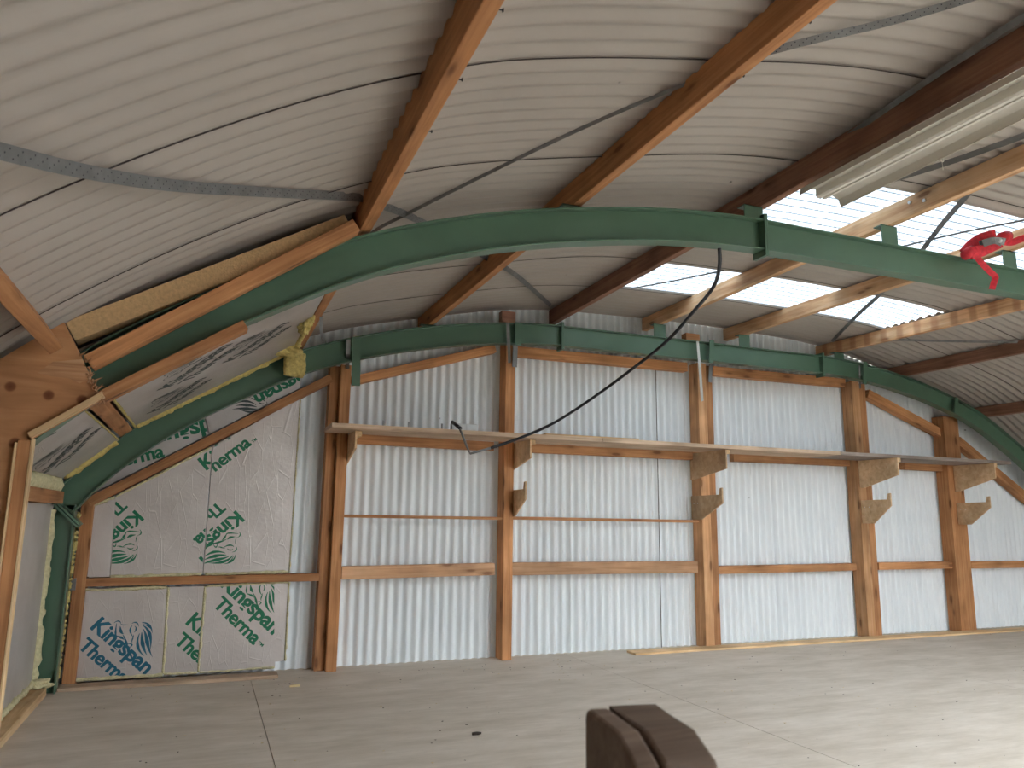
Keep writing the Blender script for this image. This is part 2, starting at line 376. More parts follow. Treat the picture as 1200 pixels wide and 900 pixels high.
# ------------------------------------------------------------------ steel portal frames
FT=table([0,1.65,2.27,2.86,3.59,4.23,4.70,5.20,5.55,5.75,5.93],[3.2,3.2,3.165,3.08,2.915,2.69,2.44,2.13,1.85,1.65,1.43])
def frame_path(u0,u1,n): return [(lerp(u0,u1,k/n),FT(lerp(u0,u1,k/n))) for k in range(n+1)]
DEP=.205; FW=.1; TF=.010; TW=.008
def ibeam(mb, pts, yc):
    """I section swept along pts (top edge in the x-z plane)"""
    n=len(pts); nor=[]
    for i in range(n):
        a=Vector(pts[max(i-1,0)]); b=Vector(pts[min(i+1,n-1)]); t=(b-a).normalized(); nn=Vector((t.y,-t.x))
        c=Vector((CX,.6))-Vector(pts[i])
        if nn.dot(c)<0: nn=-nn
        nor.append(nn)
    def strip(d0,d1,y0,y1):
        vs=[]; fs=[]
        for p,nn in zip(pts,nor):
            p=Vector(p); A=p+nn*d0; B=p+nn*d1
            vs+=[(A.x,y0,A.y),(A.x,y1,A.y),(B.x,y1,B.y),(B.x,y0,B.y)]
        for i in range(n-1):
            for k in range(4): fs.append((4*i+k,4*i+(k+1)%4,4*i+4+(k+1)%4,4*i+4+k))
        fs+=[(0,1,2,3),tuple(4*(n-1)+k for k in (3,2,1,0))]
        mb.add(vs,fs)
    strip(0,TF,yc-FW/2,yc+FW/2); strip(DEP-TF,DEP,yc-FW/2,yc+FW/2); strip(TF*.9,DEP-TF*.9,yc-TW/2,yc+TW/2)
def steel_frame(yc, label, cleats):
    root=empty('steel_frame',(CX,yc,0),label,'steel frame','green arched steel portal frames')
    def put(o): o.parent=root; o.matrix_parent_inverse=Matrix.Translation((-CX,-yc,0)); return o
    for sg in (-1,1):
        m=MB(); ibeam(m,[(CX+sg*5.96,.0),(CX+sg*5.96,.7),(CX+sg*5.96,1.36)],yc); put(m.build('column',M['steel'],None,.002))
        m=MB(); ibeam(m,[(CX+sg*u,z) for u,z in frame_path(5.93,1.68,46)],yc); put(m.build('curved_rafter',M['steel'],None,.002))
        # bolted knee plates
        d=Vector((-sg*.72,-.70)); nrm=Vector((-sg*.70,.72)) if False else Vector((sg*.70,-.72))
        c0=Vector((CX+sg*5.985,1.462))
        for k,(o0,o1) in enumerate(((-.019,-.002),(.002,.019))):
            poly=[c0+nrm*o0,c0+d*.37+nrm*o0,c0+d*.37+nrm*o1,c0+nrm*o1]
            m=MB(); m.prism([(p.x,p.y) for p in poly],yc-.075,yc+.07,lambda u,v,w_:(u,w_,v)); kp=put(m.build('knee_plate',M['steel'],None,.002))
            for t_ in (.10,.30):
                q=MB(); sgn=-1 if k==0 else 1; b0=c0+d*t_+nrm*(o0 if k==0 else o1); b1=b0+nrm*(.016*sgn)
                q.tube([(b0.x,yc-.035,b0.y),(b1.x,yc-.035,b1.y)],.012,6); bb=q.build('bolt',M['bolt']); bb.parent=kp; bb.matrix_parent_inverse=kp.matrix_parent_inverse.copy()
    m=MB(); ibeam(m,[(CX-1.66,3.2),(CX,3.203),(CX+1.66,3.2)],yc); put(m.build('crown_beam',M['steel'],None,.002))
    for sg in (-1,1):
        for s2 in (-1,1):
            x=CX+sg*1.67+s2*.007
            p=put(MB().box(x-.006,x+.006,yc-.062,yc+.062,2.955,3.232).build('end_plate',M['steel'],None,.0015))
            if s2==-1:
                for zz in (3.16,3.04):
                    for yy in (-.035,.035):
                        q=MB(); q.tube([(x-.03,yc+yy,zz),(x-.006,yc+yy,zz)],.015,6); b=q.build('bolt',M['bolt'])
                        b.parent=p; b.matrix_parent_inverse=p.matrix_parent_inverse.copy()
    for key in cleats:
        c=PX[key](yc); z0=FT(abs(c.x-CX))-.004; z1=c.z-.003; x0,x1_=c.x-.125-(.06 if key=='p4' else 0),c.x+.02-(.06 if key=='p4' else 0)
        m=MB(); m.box(x0,x1_,yc-.02,yc-.012,z0,z1); m.box(x0,x1_,yc-.02,yc+.05,z1-.008,z1)
        p=put(m.build('purlin_cleat',M['steel'],None,.001))
        q=MB(); zb=lerp(z0,z1,.55); q.tube([(x1_-.03,yc-.032,zb),(x1_-.03,yc-.02,zb)],.012,6); b=q.build('bolt',M['bolt']); b.parent=p; b.matrix_parent_inverse=p.matrix_parent_inverse.copy()
    return root,put

# ------------------------------------------------------------------ purlins
def solve_purlin(px,py,h):       # point of the purlin's lower right edge seen at (px,py): h below the roof sheet
    d=ray(px,py); k=d.z/d.x
    lo,hi=(.05,9.8) if d.x>0 else (-.95,-.05)
    x=min((abs(CAM_Z+k*x-(roof(x)-h)),x) for x in [lo+(hi-lo)*i/6000 for i in range(6001)])[1]
    return Vector((x,x*d.y/d.x,CAM_Z+k*x))
PX={}
PUR={'p1b':((20,335),(155,503),.19,.10,1.0),'p1':((20,335),(155,503),.175,.055,1.0),'p2':((592.7,0),(428.3,283),.15,.06,.3),'p3':((983,0),(511,378.7),.15,.06,.25),
     'p4':((1200,78),(654,378.7),.16,.06,.2),'p5':((1200,201),(773,382),.145,.06,0),'p6':((1068,332.4),(873,393.6),.145,.06,0),
     'p7':((1200,363),(964.5,418.5),.145,.06,0),'p8':((1200,419),(1060,442),.145,.055,.3),'p9':((1200,483.7),(1152,490),.145,.055,.4)}
def purlin(key,qn,qf,h,th,tilt,mat,label,y0,y1,group,name='purlin'):
    n=solve_purlin(*qn,h); f_=solve_purlin(*qf,h)
    if key in ('p1','p1b','p8','p9'): n=Vector((f_.x,0,f_.z))
    def cor(y):
        t=(y-f_.y)/(n.y-f_.y); x=lerp(f_.x,n.x,t); return Vector((x,y,roof(x)-h))
    PX[key]=cor; xm=cor(3.7).x
    a=math.atan(slope(xm))*tilt
    dep=h-.004
    rt=Vector((math.cos(a),0,math.sin(a))); upv=Vector((-math.sin(a),0,math.cos(a)))
    sh=-rt*th/2+upv*dep/2*.985
    o=timber(name,cor(y0)+sh,cor(y1)+sh,th,dep*.97,upv,M[mat])
    tag(o,label,'purlin',group); return o,cor,rt,upv
G='timber purlins under the roof'
y0=-4.9; y1=Y_WALL-.03
P=dict((k,(k,)+v) for k,v in PUR.items())
pobj={}
pobj['p1']=purlin(*P['p1'],'fir','short orange purlin end coming down to the plywood panel at far left',y0,3.42,G)
pobj['p1b']=purlin(*P['p1b'],'fir','short timber stub between the two foil ceiling boards, far left',3.78,6.56,G)
pobj['p2']=purlin(*P['p2'],'fir','orange purlin nearest the camera, crossing the top left, above the foil ceiling',y0,y1,G)
pobj['p3']=purlin(*P['p3'],'fir','second orange purlin from the left, running to the far beam left of the cable',y0,y1,G)
pobj['p4']=purlin(*P['p4'],'dark_fir','dark brown purlin with the white light fitting hung along it',y0,y1,G)
pobj['p5']=purlin(*P['p5'],'mottled','pale orange purlin spliced with bolts, crossing the roof windows just right of the light fitting',y0,y1,G)
pobj['p6']=purlin(*P['p6'],'mottled','orange purlin with the red ratchet strap tied on it',y0,y1,G)
pobj['p7']=purlin(*P['p7'],'striped','purlin with brown stripes along the right edge of the roof windows',y0,y1,G)
pobj['p8']=purlin(*P['p8'],'dark_fir','dark red purlin right of the striped purlin, upper of the two low ones',y0,y1,G)
pobj['p9']=purlin(*P['p9'],'dark_fir','lowest dark purlin at the right edge beside the arched beam end',y0,y1,G)
# nails sticking out of two purlins, seen against the roof sheet
def nails(key,pts):
    o,cor,rt,upv=pobj[key]
    for px,py in pts:
        d=ray(px,py); y=3.0
        for _ in range(20): y=cor(y).x/d.x*d.y
        p=cor(y)
        m=MB(); a=p+upv*.02-rt*.01; b=a+rt*.03
        m.tube([a,b],.002,6); m.tube([b,b+rt*.003],.006,6)
        n=m.build('nail',M['cable']); n.parent=o; n.matrix_parent_inverse=o.matrix_world.inverted()
nails('p2',[(582,20),(535,100),(500,160)])
nails('p3',[(945,32),(867,94)])
# splice on purlin p5: end-grain joint plate with bolts
o,cor,rt,upv=pobj['p5']
for dy in (-.05,.06):
    cr=cor(3.42); p=Vector((cr.x-.06,3.42+dy,cr.z+.06+.03*(dy>0)))
    q=MB(); q.tube([p-Vector((.012,0,0)),p],.012,6); b=q.build('bolt',M['bolt']); b.parent=o; b.matrix_parent_inverse=o.matrix_world.inverted()

YN,YF=3.69,6.66
fr,put=steel_frame(YN,'near green arched steel beam spanning the whole picture',
   ['p3','p4','p5','p6','p7'])
fr2,put2=steel_frame(YF,'far green arched steel beam with its column, standing against the white end wall',
   ['p3','p5','p6','p7'])

# ------------------------------------------------------------------ end wall timbers
YP=6.83                        # front of the posts
def topz(x): return FT(abs(x-CX))-DEP-.012
posts={}
def post(key,xa,xb,yf,yb,z1,label,mat='post',z0=0.0,pair=None):
    """upright from floor; pair = x of the joint between its two timbers"""
    if pair is None:
        o=timber('post',((xa+xb)/2,(yf+yb)/2,z0),((xa+xb)/2,(yf+yb)/2,z1),xb-xa,yb-yf,(0,1,0),M[mat],.005)
        tag(o,label,'post','uprights of the end wall')
    else:
        o=empty('post',((xa+xb)/2,(yf+yb)/2,z0),label,'post','uprights of the end wall')
        for a,b,s in ((xa,pair,0),(pair,xb,.006)):
            t=timber('stud',((a+b)/2,(yf+yb)/2+s,z0),((a+b)/2,(yf+yb)/2+s,z1-(.02 if s else 0)),b-a-.001,yb-yf-s,(0,1,0),M['fir' if s else 'pale_post'],.004)
            t.parent=o; t.matrix_parent_inverse=Matrix.Translation(-o.location)
    posts[key]=(xa,xb); return o
YB=7.0
X=lambda px,py,Y=YP: at_y(px,py,Y).x
def ztop_at(px,py,Y=YP): return at_y(px,py,Y).z
post('A1',X(380.5,787),X(393.5,787),6.80,YB,ztop_at(405,428),'front timber of the leftmost pair, beside the shelf end')
post('A0',X(367.5,788,6.86)+.0,X(380.5,787)-.003,6.86,YB,ztop_at(392,428),'darker recessed timber left of the leftmost pair, beside the foil boards','fir')
post('P2',X(588,772),X(599.5,772),YP,YB,3.12,'upright left of the hanging cable, second from the left')
post('P3',X(827.5,757),X(846,756),YP,YB,ztop_at(818,425),'double upright in the middle of the wall with a pale metal strap',pair=X(838,756))
post('P4',X(1018,745),X(1035,744),YP,YB,ztop_at(1003,447),'wide double upright second from the right',pair=X(1027,744))
post('P5',X(1127,738),X(1145,738),YP,YB,ztop_at(1110,488),'wide upright furthest right with a rough sawn top')
post('S',X(72,800,6.85),X(88,798,6.85),6.85,YB,ztop_at(100,584),'stud beside the green column at the left','fir')

def noggin(name,q0,q1,hpx,Y,th,mat,label,cat,group):
    """rail between posts from photo points of its centre line"""
    a=at_y(*q0,Y); b=at_y(*q1,Y)
    h=hpx*((a-CO).dot(CF)+(b-CO).dot(CF))/2/FOC
    a.y=b.y=Y+th/2
    o=timber(name,a,b,th,h,(0,0,1),M[mat],.003); return tag(o,label,cat,group)
G='rails between the uprights'
def rail(*a): return noggin('rail',*a,'rail',G)
mid=[((88.5,683),(374,676.5),9,6.86,.1,'fir','narrow rail between the foil boards, above the lower foil row'),
 ((400.5,671.8),(580,667),14,6.815,.1,'rail','broad middle rail between the first two uprights'),
 ((600.5,667),(818,664.6),13.5,6.84,.1,'rail','broad middle rail below the thin lath, right of the cable upright'),
 ((842,668.3),(1004,664.5),8.5,6.88,.1,'post','slim middle rail in the widest right bay, left of the wide double upright'),
 ((1030,663.7),(1117,662.3),8,6.88,.1,'post','slim short middle rail between the two rightmost uprights'),
 ((1139,662.3),(1290,660.5),7.5,6.88,.1,'post','middle rail right of the last upright, leaving the picture'),
]
for a in mid: rail(*a)
top=[((413,446),(581,408),10,6.88,.1,'post','sloping top rail above the shelf, between the first two uprights'),
 ((604,411),(806,430),11,6.86,.1,'post','top rail under the far beam behind the cable'),
 ((836,434),(991,448.5),10,6.86,.1,'post','top rail under the far beam, left of the wide double upright'),
 ((1018,461),(1107,509),10,6.88,.1,'post','steep rail down to the rightmost upright'),
 ((1124,516),(1225,600),10,6.88,.1,'post','steep rail beyond the rightmost upright, behind the shelf end'),
 ((103,589),(388,443),10.5,6.85,.12,'fir','long slanting rail across the foil boards')]
for a in top: rail(*a)
led=[((419,514),(579,523),11,6.9,.08,'fir','dark rail close under the left part of the shelf'),
 ((606,524),(812,534),10,6.9,.08,'fir','dark rail close under the shelf, right of the cable upright'),
 ((860,536),(996,542),9,6.9,.08,'fir','dark rail close under the shelf, left of the wide double upright'),
 ((1060,546),(1112,549),8,6.9,.08,'fir','short dark rail close under the shelf at the right')]
for a in led: rail(*a)
for q0,q1,l in (((397,604.5),(588.5,607.5),'thin lath across the first bay below the shelf'),
              ((600,607),(819,611),'thin lath across the second bay below the shelf, under the cable')):
    noggin('lath',q0,q1,3.4,6.815 if q0[0]<500 else 6.85,.02,'fir',l,'lath','thin laths below the shelf')

# cleats and straps tying the posts to the far beam (cleats are welded parts of the frame)
def flat(name,q,w,Y,mat,t=.006):
    pts=[at_y(a,b,Y) for a,b in q]; m=MB(); m.ribbon(pts,Vector((1,0,0)),w,t); return m.build(name,mat,None)
for (xa,y0_,y1_,wd) in ((417.5,396,452,.075),(607.5,378,404,.065),(834,399,425,.055),(1014,424,450,.055),(1121,466,484,.06)):
    c=put2(flat('post_cleat',[(xa,y0_),(xa-.6,y1_)],wd,6.595,M['steel'],.01))
for (q,w_,l) in (([(604,405),(603,430)],.05,'pale grey plate under the far beam by the cable upright'),
                 ([(833,427),(832,448)],.045,'pale grey plate under the far beam beside the middle upright')):
    tag(flat('fixing_plate',q,w_,6.80,M['galv']),l,'plate','grey plates under the far beam')
GS='straps tying the uprights to the far beam'
for q,w_,l in (([(408.5,398),(407.5,415),(407,432)],.035,'grey strap at the top of the leftmost upright pair'),
             ([(595,378),(596,400),(597,425)],.03,'grey strap at the top of the cable upright'),
             ([(817.5,400),(820,430),(823,470)],.03,'long pale strap crossing the far beam at the middle upright'),
             ([(1007,428),(1007.5,440),(1008,455)],.02,'short dark strap at the wide double upright')):
    Yq=6.59; pts=[at_y(a,b,Yq if i==0 else (6.6 if i==1 else 6.79)) for i,(a,b) in enumerate(q)]
    m=MB(); m.ribbon(pts,Vector((1,0,0)),w_,.004); tag(m.build('tie_strap',M['plastic' if 'pale' in l else 'galv']),l,'strap',GS)
for q0,q1,l,h in (((588,376),(604,376),'dark timber block above the far beam at the cable upright',14),((804,402),(820,403),'small timber block above the far beam at the middle upright',10)):
    a=at_y(*q0,6.64); b=at_y(*q1,6.64); hh=h*.0083
    zc=FT(abs((a.x+b.x)/2-CX))+hh/2+.003
    o=timber('timber_block',(a.x,6.68,zc),(b.x,6.68,zc),.09,hh,(0,0,1),M['dark_fir' if h>12 else 'fir'],.004); tag(o,l,'block')

# ------------------------------------------------------------------ shelf and brackets
ZS=2.024                        # underside of the shelf
YSF=6.33
def shelf(xa,xb,z,yb,mat,label,t=.038):
    o=timber('shelf_board',(xa,(YSF+yb)/2,z+t/2),(xb,(YSF+yb)/2,z+t/2),yb-YSF,t,(0,0,1),M[mat],.002)
    return tag(o,label,'shelf','boards of the long wall shelf')
xs0=at_y(389,498,YSF).x; xs1=at_y(706,514,YSF).x; xs2=at_y(985,533,YSF).x; xs3=at_y(1185,541,YSF).x
shelf(xs0,xs1,ZS,6.79,'shelf','left shelf board under the grey socket box')
shelf(xs1+.004,xs2,ZS,6.82,'shelf','middle shelf board spanning the middle upright')
shelf(xs2+.004,xs3,ZS,6.82,'greyboard','greyish shelf board at the right end of the shelf')
# second thin layer over the joint
o=timber('board_strip',(at_y(640,508,YSF).x,6.43,ZS+.0455),(at_y(750,514,YSF).x,6.43,ZS+.0455),.17,.014,(0,0,1),M['pine'],.002)
tag(o,'pale thin board lying over the joint of the shelf boards','board')
GB='plywood brackets carrying the shelf'; GL='small plywood hook brackets below the shelf'
def bracket(x,yf,yb,zt,zf,zb,label,lip=True):
    root=empty('shelf_bracket',(x,yb,zt),label,'bracket',GB)
    m=MB(); m.prism([(yf,zt),(yb,zt),(yb,zb),(yb-.06,zb),(yf,zf)],x-.009,x+.009,lambda u,v,w_:(w_,u,v))
    g=m.build('gusset',M['bracket'],None,.002); g.parent=root; g.matrix_parent_inverse=Matrix.Translation((-x,-yb,-zt))
    t=timber('support_batten',(x+.03,yf+.005,zt-.0245),(x+.03,yb,zt-.0245),.04,.045,(0,0,1),M['pine'],.002)
    t.parent=root; t.matrix_parent_inverse=Matrix.Translation((-x,-yb,-zt))
def hook(x,yf,yb,zt,zf,zb,label):
    root=empty('hook_bracket',(x,yb,zt),label,'bracket',GL)
    m=MB(); h=.075
    m.prism([(yf,zt+h),(yf+.035,zt+h-.005),(yf+.05,zt+.005),(yb,zt),(yb,zb),(yb-.17,zb),(yf,zf)],x-.009,x+.009,lambda u,v,w_:(w_,u,v))
    g=m.build('gusset',M['bracket'],None,.002); g.parent=root; g.matrix_parent_inverse=Matrix.Translation((-x,-yb,-zt))
    for yy in (.05,.12):
        q=MB(); q.tube([(x-.013,yb-yy,zt-.08),(x-.008,yb-yy,zt-.08)],.006,6); s=q.build('screw',M['bolt']); s.parent=root; s.matrix_parent_inverse=Matrix.Translation((-x,-yb,-zt))
zt=ZS-.002
xA=posts['A1'][1]+.012
bracket(xA,6.47,6.99,zt,1.87,1.75,'narrow edge-on bracket under the left end of the shelf')
x2=posts['P2'][1]+.011
bracket(x2,6.44,6.99,zt,1.85,1.75,'dark shelf bracket right of the cable upright')
hook(x2,6.55,6.99,1.565,1.475,1.315,'dark hook bracket right of the cable upright')
x3=posts['P3'][0]-.011
bracket(x3,6.37,6.99,zt,1.825,1.735,'shelf bracket at the middle double upright')
hook(x3,6.455,6.99,1.56,1.475,1.31,'hook bracket at the middle double upright')
x4=posts['P4'][0]+.02
bracket(x4,6.27,6.822,zt,1.83,1.70,'shelf bracket at the wide double upright second from the right')
hook(x4,6.40,6.822,1.555,1.49,1.29,'pale hook bracket at the wide double upright second from the right')
x5=(posts['P5'][0]+posts['P5'][1])/2-.03
bracket(x5,6.28,6.822,zt,1.84,1.70,'shelf bracket at the right end of the shelf')
hook(x5,6.38,6.822,1.555,1.495,1.29,'pale hook bracket at the rightmost upright')
# bits standing on the shelf
a=at_y(531,501,6.45)
sb=empty('junction_box',(a.x+.11,6.47,ZS+.0385),'grey junction box standing on the left shelf board','box')
b_=MB().box(-.125,.125,-.03,.03,0,.07).build('body',M['plastic'],sb,.006)
for i in (-1,1):
    MB().box(i*.062-.05,i*.062+.05,-.036,-.03,.008,.062).build('face_plate',M['plastic'],sb,.003)
for i,(px,l) in enumerate(((449,'leftmost of the small metal clips on the shelf'),(479,'middle metal clip on the shelf'),(518,'metal clip on the shelf just left of the junction box'))):
    a=at_y(px,500,6.5); m=MB(); m.box(a.x-.008,a.x+.008,6.5,6.504,ZS+.0385,ZS+.105); m.box(a.x-.008,a.x+.008,6.5,6.53,ZS+.0385,ZS+.042)
    tag(m.build('metal_clip',M['galv'],None,.001),l,'clip','metal clips on the shelf')
a=at_y(640,501,6.5); m=MB(); m.box(a.x-.05,a.x+.05,6.5,6.52,ZS+.0385,ZS+.047); tag(m.build('metal_bar',M['galv'],None,.001),'small flat metal bar lying on the shelf beside the cable upright','bar')

# ------------------------------------------------------------------ foil boards
def text_mesh(s, bold=.019):
    cu=bpy.data.curves.new('t','FONT'); cu.body=s; cu.size=1; cu.offset=bold; cu.space_character=.97
    ob=bpy.data.objects.new('t',cu); COL.objects.link(ob)
    dg=bpy.context.evaluated_depsgraph_get(); dg.update(); me=ob.evaluated_get(dg).to_mesh()
    v=[(p.co.x,p.co.y) for p in me.vertices]; f_=[tuple(p.vertices) for p in me.polygons]
    ob.evaluated_get(dg).to_mesh_clear(); bpy.data.objects.remove(ob); bpy.data.curves.remove(cu)
    return v,f_
_tm={}
def stroke(mb2,pts,w0,w1,mid_=None):
    """tapered brush stroke in 2D"""
    n=len(pts); L=[];R=[]
    for i,p in enumerate(pts):
        a=Vector(pts[max(i-1,0)]); b=Vector(pts[min(i+1,n-1)]); t=(b-a).normalized(); q=Vector((-t.y,t.x))
        s=i/(n-1); w=lerp(w0,w1,s) if mid_ is None else (lerp(w0,mid_,s*2) if s<.5 else lerp(mid_,w1,s*2-1))
        L.append(Vector(p)+q*w/2); R.append(Vector(p)-q*w/2)
    m0=len(mb2[0]); mb2[0].extend([(v.x,v.y) for v in L+R])
    mb2[1].extend([(m0+i,m0+i+1,m0+n+i+1,m0+n+i) for i in range(n-1)])
def bez(p0,p1,p2,p3,n=10):
    o=[]
    for i in range(n+1):
        t=i/n; o.append(tuple((1-t)**3*a+3*(1-t)**2*t*b+3*(1-t)*t*t*c+t**3*d for a,b,c,d in zip(p0,p1,p2,p3)))
    return o
def emblem():
    """swept-back mane, face, raised arm and neck drawn with tapering strokes"""
    g=([],[]); k=340.0
    def st(p,w0,w1,wm=None): stroke(g,bez(*[((x-685)/k,(440-y)/k) for x,y in p]),w0/k,w1/k,None if wm is None else wm/k)
    for p,w in ((((750,302),(800,300),(835,350),(838,400)),20),(((755,325),(815,360),(838,440),(830,540)),30),(((765,360),(800,420),(795,510),(850,608)),34),
                (((752,385),(752,450),(765,520),(805,590)),34),(((735,395),(705,470),(725,545),(782,592)),26),(((760,318),(800,330),(822,352),(830,372)),10)): st(p,5,2,w)
    for p,w in ((((525,288),(550,262),(580,275),(578,300)),12),(((545,292),(540,360),(535,400),(560,408)),16),(((552,400),(580,415),(600,420),(612,440)),22),
                (((575,318),(578,350),(585,385),(606,388)),26),(((580,300),(600,318),(620,308),(642,315)),9),(((600,395),(630,440),(640,500),(648,520)),20),
                (((640,480),(640,530),(672,560),(692,625)),30),(((640,480),(690,470),(690,500),(648,512)),14),(((680,470),(668,450),(690,430),(686,400)),12),
                (((672,322),(652,340),(650,380),(684,420)),18),(((668,305),(690,285),(722,296),(724,335)),12),(((692,328),(712,340),(706,372),(690,382)),14)): st(p,4,3,w)
    return g
EMB=emblem()
class Board:
    """flat board in its own frame: local x,y on the face, z out of it"""
    def __init__(s,name,label,group,org,u,v,poly,t,mat,thick_back=True):
        s.M=frame_mat(Vector(org),Vector(u),Vector(v)); s.inv=s.M.inverted(); s.poly=poly
        s.o=MB().prism(poly,-t,0,lambda a,b,c:(a,b,c)).build(name,mat,None,.0015); s.o.matrix_world=s.M
        tag(s.o,label,'insulation board',group)
    def loc(s,P): q=s.inv@Vector(P); return Vector((q.x,q.y))
    def print2d(s,name,g,mat,label=None,lift=.0012):
        bm=bmesh.new(); vs=[bm.verts.new((p[0],p[1],lift+(p[2] if len(p)>2 else 0))) for p in g[0]]
        for f_ in g[1]:
            try: bm.faces.new([vs[i] for i in f_])
            except ValueError: pass
        P_=s.poly; n=len(P_); area=sum(P_[i][0]*P_[(i+1)%n][1]-P_[(i+1)%n][0]*P_[i][1] for i in range(n)); sg=1 if area>0 else -1
        for i in range(n):
            a=Vector(P_[i]); b=Vector(P_[(i+1)%n]); e=(b-a).normalized(); out=Vector((e.y,-e.x))*sg
            c=a-out*.004
            geom=bm.verts[:]+bm.edges[:]+bm.faces[:]
            if not geom: break
            bmesh.ops.bisect_plane(bm,geom=geom,plane_co=(c.x,c.y,0),plane_no=(out.x,out.y,0),clear_outer=True)
        if not bm.faces: bm.free(); return
        bmesh.ops.recalc_face_normals(bm,faces=bm.faces)
        for f_ in bm.faces:
            if f_.normal.z<0: f_.normal_flip()
        me=bpy.data.meshes.new(name); bm.to_mesh(me); bm.free(); me.materials.append(mat)
        o=bpy.data.objects.new(name,me); COL.objects.link(o); o.parent=s.o
        if label: o['label']=label
    def text(s,string,P0,P1,mat,bold=.019,wscale=1.0,label=None):
        if string not in _tm: _tm[string]=text_mesh(string,bold)
        v,f_=_tm[string]; wd=max(x for x,y in v)
        a=s.loc(P0); b=s.loc(P1); d=(b-a); L=d.length; d.normalize(); q=Vector((-d.y,d.x)); k=L/wd
        n=len(v); V=[];F=[]
        for j,(ox,oy) in enumerate(((-.016,0),(.016,0),(0,.014))):      # heavier strokes
            V+=[tuple(a+d*((x+ox)*k)+q*((y+oy)*k*wscale))+(j*.0006,) for x,y in v]; F+=[tuple(i+n*j for i in t) for t in f_]
        s.print2d('printed_lettering',(V,F),mat,label)
    def lion(s,C,d3,size,mat):
        c=s.loc(C); e=s.loc(Vector(C)+Vector(d3))-c; an=math.atan2(e.y,e.x)+math.radians(44); ca,sa=math.cos(an)*size,math.sin(an)*size
        s.print2d('printed_emblem',([(c.x+ca*x-sa*y,c.y+sa*x+ca*y) for x,y in EMB[0]],EMB[1]),mat)
    def bead(s,pts,r,mat=None,name='foam_edge'):
        m=MB(); P_=[]; rr=[]
        for i in range(len(pts)-1):
            a,b=Vector(pts[i]),Vector(pts[i+1]); n=max(2,int((b-a).length/.02))
            for k in range(n+(i==len(pts)-2)):
                p=a.lerp(b,k/n); h=noise.noise((p.x*23+i,p.y*23,s.M.translation.x*7)); P_.append((p.x+h*r*.5,p.y+noise.noise((p.y*31,p.x*17,3))*r*.5,.002)); rr.append(r*(1+.7*h))
        m.tube(P_,rr,6); m.build(name,mat or M['foam'],s.o,0,True)
YFO=6.905
G='foil faced boards on the end wall'
def wpoly(q,Y=YFO):
    o=at_y(*q[0],Y); return o,[((lambda p:(p.x-o.x,p.z-o.z))(at_y(a,b,Y))) for a,b in q]
def wboard(label,q,dy=0.0):
    o,poly=wpoly(q,YFO+dy); return Board('insulation_board',label,G,o,(1,0,0),(0,0,1),poly,.05,M['foil'])
W=lambda a,b:at_y(a,b,YFO)
# lower row
L1=wboard('lower left foil board with the blue print, by the green column',[(84,796),(190.5,790),(196.5,688),(89,690)])
L2=wboard('narrow foil board in the lower row with a cut-off print',[(192,790),(231.5,788),(239.5,687),(198,688)])
L3=wboard('lower right foil board with the full green print beside the bare corrugated strip',[(233.5,788),(322,782),(322,775.5),(332.5,774.5),(338,683),(241.5,687)])
# upper row
U1=wboard('narrow upper foil board without print next to the stud',[(92.5,676),(128.4,676),(134.6,583),(100,596)])
U2=wboard('middle upper foil board below the slanting rail',[(129,676),(237.2,672.5),(248.8,523.5),(135,582.5)])
U3=wboard('upper right foil board with the crackled surface',[(238,672.5),(338,670),(352,466),(249.5,523)],-.004)
# above the slanting rail
T1=wboard('foil board between the arched beam and the slanting rail, lower end',[(100,583),(244.4,509.5),(237,480),(90,560)],.002)
T2=wboard('foil board between the arched beam and the slanting rail, upper end',[(245,509),(352,455),(352,418),(238,479)],.002)
ink=M['ink']; bl=M['blueink']
L1.text('Kingspan',W(104.5,735.5),W(169.5,791),bl,label='blue printed lettering'); L1.text('Therma',W(91,758.5),W(142,802),bl,label='blue printed lettering'); L1.lion(W(156,749),W(169,791)-W(104.5,735.5),.30,bl)
L2.text('Kingspan',W(216.3,730),W(280,783),ink); L2.text('Therma',W(203.8,752.5),W(254,796),ink)
L3.text('Kingspan',W(256.8,685.5),W(319,744),ink); L3.text('Therma',W(249.3,709.5),W(297,756),ink); L3.lion(W(307,700),W(319,744)-W(256.8,685),.30,ink); L3.text('TM',W(302,754),W(307,758),ink)
d=(-64,56)
U2.text('Kingspan',W(158.8,597),W(158.8-64,597+56),ink); U2.text('Therma',W(140,585),W(140-50,585+44),ink); U2.lion(W(141,641),W(158.8-64,597+56)-W(158.8,597),.29,ink)
U2.text('Kingspan',W(297,598),W(233,654),ink); U2.text('Therma',W(276,588),W(226,632),ink)
U3.text('Kingspan',W(277,597.5),W(213,653.5),ink); U3.text('Therma',W(256,587),W(206,631),ink); U3.lion(W(259,642),W(213,653.5)-W(277,597.5),.29,ink)
U3.text('Therma',W(241.4,561),W(295,521),ink); U3.text('Kingspan',W(221.4,543),W(289.4,492),ink)
U2.text('Kingspan',W(241,552),W(309,501),ink); U2.text('TM',W(296,519),W(301,515),ink)
U3.text('TM',W(296.5,519),W(301.5,515.5),ink)
U3.text('Kingspan',W(318,481),W(364,450),ink)
T1.text('Kingspan',W(168,522),W(276,497),ink); T1.text('Therma',W(119,552),W(193,535),ink); 
T2.text('Kingspan',W(372,424),W(296,462),ink); T2.lion(W(297,468),Vector((-.8,0,-.5)),.28,M['darkink'])
